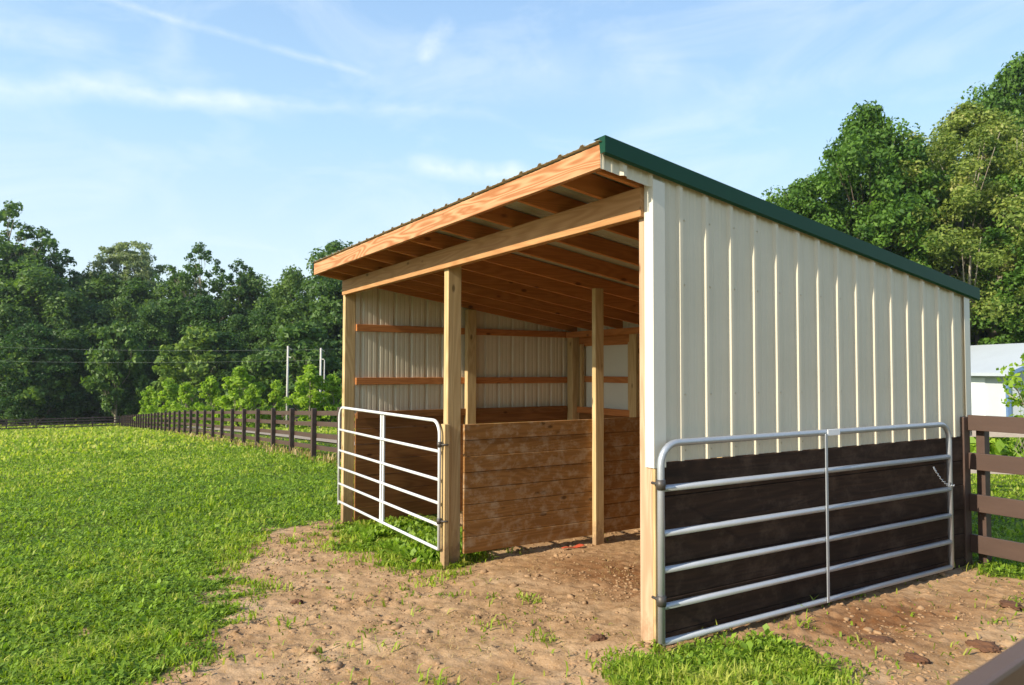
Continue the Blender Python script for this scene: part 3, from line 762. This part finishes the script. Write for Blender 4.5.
# broad leaf weeds: rosettes of oval leaves
def weeds(n, r0_, r1_, size, seed, name, keep, per=6, label='', pw=1.1, az=.72, rise=.6):
    rng = np.random.default_rng(seed); a = cam_az+rng.uniform(-az, az, n); q = rng.random(n); r = (r0_**pw+(r1_**pw-r0_**pw)*q)**(1/pw)
    X = EYE[0]+np.cos(a)*r; Y = EYE[1]+np.sin(a)*r; k = keep(X, Y, rng)
    cl = fbm(X, Y, .7, 3, 91); k &= rng.random(n) < np.clip(cl*3-.9, .12, 1); X, Y = X[k], Y[k]; n = len(X)
    Z = gh(X, Y); sz = np.repeat(size*rng.uniform(.5, 1.4, n), per); P = np.repeat(np.stack([X, Y, Z], 1), per, 0); m = len(P)
    th = rng.uniform(0, 6.283, m); el = rng.uniform(.15, 1.25, m)*rise+.15
    d = np.stack([np.cos(th)*np.cos(el), np.sin(th)*np.cos(el), np.sin(el)], 1); s = np.stack([-np.sin(th), np.cos(th), 0*th], 1)
    up = np.cross(d, s); up = np.where(up[:, 2:3] < 0, -up, up); L = sz[:, None]; wd = L*rng.uniform(.10, .30, m)[:, None]; stem = rng.uniform(.1, .9, m)[:, None]*L
    b0 = P+d*stem*.6+np.array([0, 0, .01])
    v = np.stack([b0, b0+d*L*.45+s*wd-up*L*.02, b0+d*L*.9-np.array([0, 0, 1.])*L*.18, b0+d*L*.45-s*wd-up*L*.02, b0+d*L*.45+up*L*.04*0-np.array([0, 0, .06])*L], 1).reshape(-1, 3)
    b = np.arange(m)*5; f = np.concatenate([np.stack([b, b+1, b+4], 1), np.stack([b+1, b+2, b+4], 1), np.stack([b+2, b+3, b+4], 1), np.stack([b+3, b, b+4], 1)])
    t = np.clip(.5+np.repeat(rng.normal(size=n)*.15, per)+rng.normal(size=m)*.2, 0, 1); t = np.tile(t, 4)
    me = bpy.data.meshes.new(name); fastmesh(me, v, f, t); me.materials.append(M_weed)
    o = bpy.data.objects.new(name, me); C.objects.link(o); tag(o, label, 'weeds', kind='stuff')
def weedkeep(X, Y, rng): return ingrass(X, Y, rng) & (Y < 3.4+10*(X > 0)) & (dirt_mask(X, Y) < .6)
weeds(70000, 2.2, 16, .042, 21, 'weeds', weedkeep, 7, 'low broad leaved weeds mixed into the near grass')
weeds(26000, 12, 45, .075, 22, 'field_weeds', weedkeep, 5, 'broad leaved weeds in the middle of the field', .9)
weeds(2600, 2.4, 11, .062, 29, 'dock_plants', weedkeep, 6, 'larger pale green leafed weeds standing out of the near grass', 1.1, .72, .9)
def stallkeep(X, Y, rng):
    return (X > -4.9) & (X < -2.9) & (Y > -.25) & (Y < .75) & (fbm(X, Y, .3, 2, 61) > .5-.08*(X > -4))
weeds(26000, 6, 11, .085, 23, 'stall_weeds', stallkeep, 8, 'leafy green weeds growing under the white gate in the left stall', 1., .25, 1.)
def clumpkeep(X, Y, rng): return (poly_sd(X, Y, CLUMP)+.5*(fbm(X, Y, .6, 4, 3)-.5)+.4*(fbm(X, Y, .16, 2, 9)-.5)+.25*(rng.random(len(X))-.6) > 0) & (rng.random(len(X)) < .8)
weeds(20000, 2.4, 4.8, .028, 24, 'clover_patch', clumpkeep, 7, 'patch of low green weeds at the foot of the corner post', 1., .8, .9)
blade_field(34000, 2.3, 5, lambda r: .005+0*r, lambda r: .060+0*r, 25, 1., clumpkeep, az=.85, name='grass_patch', label='grass patch growing in front of the galvanised gate')

# ------------------------------------------------------------ clods, stones
def clod_mesh(seed, name, mat):
    rng = random.Random(seed); bm = bmesh.new(); bmesh.ops.create_icosphere(bm, subdivisions=(2 if name == 'c' else 4), radius=1)
    o = [rng.uniform(-9, 9) for _ in range(3)]
    from mathutils import noise as mn
    for v in bm.verts:
        p = v.co.copy(); v.co = p*(1+.4*mn.noise(p*1.3+Vector(o))+.35*mn.noise(p*3.1+Vector(o))+.25*mn.noise(p*7+Vector(o))+.15*mn.noise(p*15+Vector(o))); v.co.z *= .6
    me = bpy.data.meshes.new(name); bm.to_mesh(me); bm.free(); me.materials.append(mat)
    return me
M_clod = paint('clod', (.37, .235, .125), .95, .4, (30, 30, 30), (.22, .12, .055)); M_dung = paint('dung', (.10, .045, .022), .95, .4, (30, 30, 30), (.20, .10, .05))
rng = np.random.default_rng(99); vs = []; fs = []; base = 0
protos = []
for s in range(5):
    me = clod_mesh(s, 'c', M_clod); bm = bmesh.new(); bm.from_mesh(me); bmesh.ops.unsubdivide(bm, verts=bm.verts, iterations=0)
    protos.append((np.array([v.co[:] for v in bm.verts]), np.array([[v.index for v in f.verts] for f in bm.faces]))); bm.free(); bpy.data.meshes.remove(me)
CXs = rng.uniform(-5.6, 2.0, 60000); CYs = rng.uniform(-2.6, 3.4, 60000)
ok = (dirt_mask(CXs, CYs) > .7) & (rng.random(60000) < .12+4.4*np.clip(fbm(CXs, CYs, .35, 3, 13)-.45, 0, 1))
CXs, CYs = CXs[ok][:11000], CYs[ok][:11000]; CZs = gh(CXs, CYs)
for cnt in range(len(CXs)):
    s = .003+.011*rng.random()**3+.02*(rng.random() < .012); pv, pf = protos[cnt % 5]; a = rng.random()*6.28; ca, sa = math.cos(a), math.sin(a)
    q = pv@np.array([[ca, sa, 0], [-sa, ca, 0], [0, 0, 1]])*s*np.array([rng.uniform(.8, 1.4), rng.uniform(.8, 1.4), 1])
    vs.append(q+np.array([CXs[cnt], CYs[cnt], CZs[cnt]+s*.1])); fs.append(pf+base); base += len(pv)
me = bpy.data.meshes.new('clods'); fastmesh(me, np.concatenate(vs), np.concatenate(fs), smooth=True); me.materials.append(M_clod)
o = bpy.data.objects.new('dirt_clods', me); C.objects.link(o); tag(o, 'small clods of dry dirt scattered over the bare ground', 'dirt', kind='stuff')
def clod(seed, px, py, size, label, mat=M_dung, name='clod', cat='clod', flat=1.):
    d = at(px, py, 1)-EYE; t = 2.
    while True:
        P = EYE+d*t
        if P[2] < float(gh(P[0:1], P[1:2])[0]) or t > 30: break
        t += .01
    me = clod_mesh(seed, name, mat)
    for p in me.polygons: p.use_smooth = True
    o = bpy.data.objects.new(name, me); C.objects.link(o); o.location = (P[0], P[1], P[2]+size*.1); o.scale = (size*1.3, size, size*flat); o.rotation_euler = (0, 0, seed)
    tag(o, label, cat)
clod(3, 917, 661, .050, 'dark brown dung clod on the dirt below the right fence')
clod(4, 297, 603, .035, 'dark clod lying alone on the pale dirt')
clod(5, 415, 521+42, .05, 'brown clod below the bottom rail of the white gate', M_clod)
clod(6, 985, 648, .065, 'broad reddish brown dung heap near the brown rail', flat=.75)
clod(8, 598, 640, .04, 'dark clod beside the grass patch and the corner post')
clod(9, 1012, 606, .06, 'reddish brown dung heap in the grass below the board fence', flat=.5)
clod(10, 880, 640, .05, 'flat brown clod in front of the galvanised gate', flat=.5)
# orange-red scrap lying along the divider
P = np.array([-2.60, 1.30]); zz = gz(*P)
m = MB()
for i in range(9):
    t = i/8; m.v += [(P[0]+.01*math.sin(5*t), P[1]-.12+.26*t, zz+.03+.008*math.sin(9*t)), (P[0]+.03+.006*math.cos(7*t), P[1]-.12+.26*t, zz+.025+.01*math.sin(6*t+1))]
for i in range(8): m.f.append((2*i, 2*i+1, 2*i+3, 2*i+2))
tag(m.build('cloth_scrap', M_red, solid=.004), 'orange red scrap lying on the dirt along the foot of the divider', 'scrap')

# ------------------------------------------------------------ light and sky
SUN_A, SUN_T = R(-2.8), .55
sd = Vector((math.sin(SUN_A), math.cos(SUN_A), -SUN_T)).normalized()
sl = bpy.data.lights.new('sun', 'SUN'); sl.energy = 4.0; sl.angle = R(.5); sl.color = (1., .90, .74)
so = bpy.data.objects.new('sun', sl); C.objects.link(so); so.rotation_euler = sd.to_track_quat('-Z', 'Y').to_euler()
wd = bpy.data.worlds.new('World'); sc.world = wd; wd.use_nodes = True; nt = wd.node_tree
bg = nt.nodes['Background']; sky = nt.nodes.new('ShaderNodeTexSky'); sky.sky_type = 'NISHITA'; sky.sun_disc = False
sky.sun_elevation = math.atan(SUN_T); sky.sun_rotation = math.pi+SUN_A; sky.altitude = 100
sky.air_density = 1.0; sky.dust_density = 1.4; sky.ozone_density = 1.6
tc = nt.nodes.new('ShaderNodeTexCoord'); dirv = tc.outputs['Generated']
def dotn(v):
    n = nt.nodes.new('ShaderNodeVectorMath'); n.operation = 'DOT_PRODUCT'; nt.links.new(dirv, n.inputs[0]); n.inputs[1].default_value = tuple(v); return n.outputs['Value']
def unit(px, py): v = at(px, py, 1)-EYE; return v/np.linalg.norm(v)
def streak(pA, pB, width, along_pad, nscale, amp, warp):
    a, b = unit(*pA), unit(*pB); n = np.cross(a, b); n /= np.linalg.norm(n); mid = (a+b)/2; mid /= np.linalg.norm(mid); half = math.cos(math.acos(min(1, a@b))/2+along_pad)
    nz = noise(nt, dirv, nscale, 5, .62)
    off = math_(nt, 'MULTIPLY', math_(nt, 'SUBTRACT', noise(nt, dirv, nscale*.5, 3, .5), .5), warp)
    d = math_(nt, 'ABSOLUTE', math_(nt, 'ADD', dotn(n), off))
    f = math_(nt, 'SUBTRACT', 1., math_(nt, 'DIVIDE', d, width)); f = math_(nt, 'MAXIMUM', f, 0.)
    e = nt.nodes.new('ShaderNodeMapRange'); e.inputs[1].default_value = half; e.inputs[2].default_value = half+(1-half)*.6; nt.links.new(dotn(mid), e.inputs[0])
    g = math_(nt, 'MULTIPLY', math_(nt, 'MULTIPLY', f, e.outputs[0]), math_(nt, 'MULTIPLY', math_(nt, 'MAXIMUM', math_(nt, 'SUBTRACT', nz, .25), 0.), amp))
    return g
cl = streak((95, -3), (370, 75), .0065, .03, 22, .75, .012)
for args in (((-60, 82), (240, 108), .020, .08, 15, 1.0, .06), ((150, 98), (460, 112), .011, .08, 18, .55, .05), ((-60, 26), (60, 38), .02, .06, 11, .9, .03),
             ((420, 165), (520, 178), .018, .02, 13, 1.8, .04), ((425, 55), (445, 25), .015, .015, 16, 1.3, .03), ((500, 70), (660, 85), .05, .08, 12, .55, .06), ((640, 130), (900, 60), .025, .06, 12, .35, .05)):
    cl = math_(nt, 'ADD', cl, streak(*args))
# thin high cirrus, stretched
mp = nt.nodes.new('ShaderNodeMapping'); mp.inputs['Scale'].default_value = (1.2, 3.2, 7.5); mp.inputs['Rotation'].default_value = (0, .25, .4); nt.links.new(dirv, mp.inputs[0])
ci = noise(nt, mp.outputs[0], 1.6, 7, .62, .6)
ci = math_(nt, 'MULTIPLY', math_(nt, 'MAXIMUM', math_(nt, 'SUBTRACT', ci, .47), 0), .9)
cl = math_(nt, 'MINIMUM', math_(nt, 'ADD', cl, ci), .85)
sep = nt.nodes.new('ShaderNodeSeparateXYZ'); nt.links.new(dirv, sep.inputs[0])
grad = ramp(nt, [(0, (.80, .92, 1.)), (.12, (.74, .90, 1.)), (.30, (.50, .77, 1.)), (.6, (.28, .48, .88)), (1, (.13, .26, .62))], sep.outputs['Z'])
grad = mixc(nt, grad, (4.9, 4.9, 4.9), 1.0, 'MULTIPLY')
tint = mixc(nt, sky.outputs[0], grad, .75)
col = mixc(nt, tint, (5.1, 5.3, 5.3), cl)
nt.links.new(col, bg.inputs['Color']); bg.inputs['Strength'].default_value = .12
sc.view_settings.view_transform = 'Standard'; sc.view_settings.look = 'None'; sc.view_settings.exposure = .95; sc.view_settings.gamma = 1
sc.cycles.max_bounces = 6; sc.cycles.transparent_max_bounces = 8

# ------------------------------------------------------------ air
hm = bpy.data.materials.new('haze_air'); hm.use_nodes = True; ht = hm.node_tree; ht.nodes.remove(ht.nodes['Principled BSDF'])
pv = ht.nodes.new('ShaderNodeVolumePrincipled'); pv.inputs['Color'].default_value = (.82, .90, 1., 1); pv.inputs['Density'].default_value = .00016; pv.inputs['Anisotropy'].default_value = .2
ht.links.new(pv.outputs[0], ht.nodes['Material Output'].inputs['Volume'])
hz = MB().box(-260, 60, -130, 190, -16, 62).build('haze', hm); hz['kind'] = 'stuff'
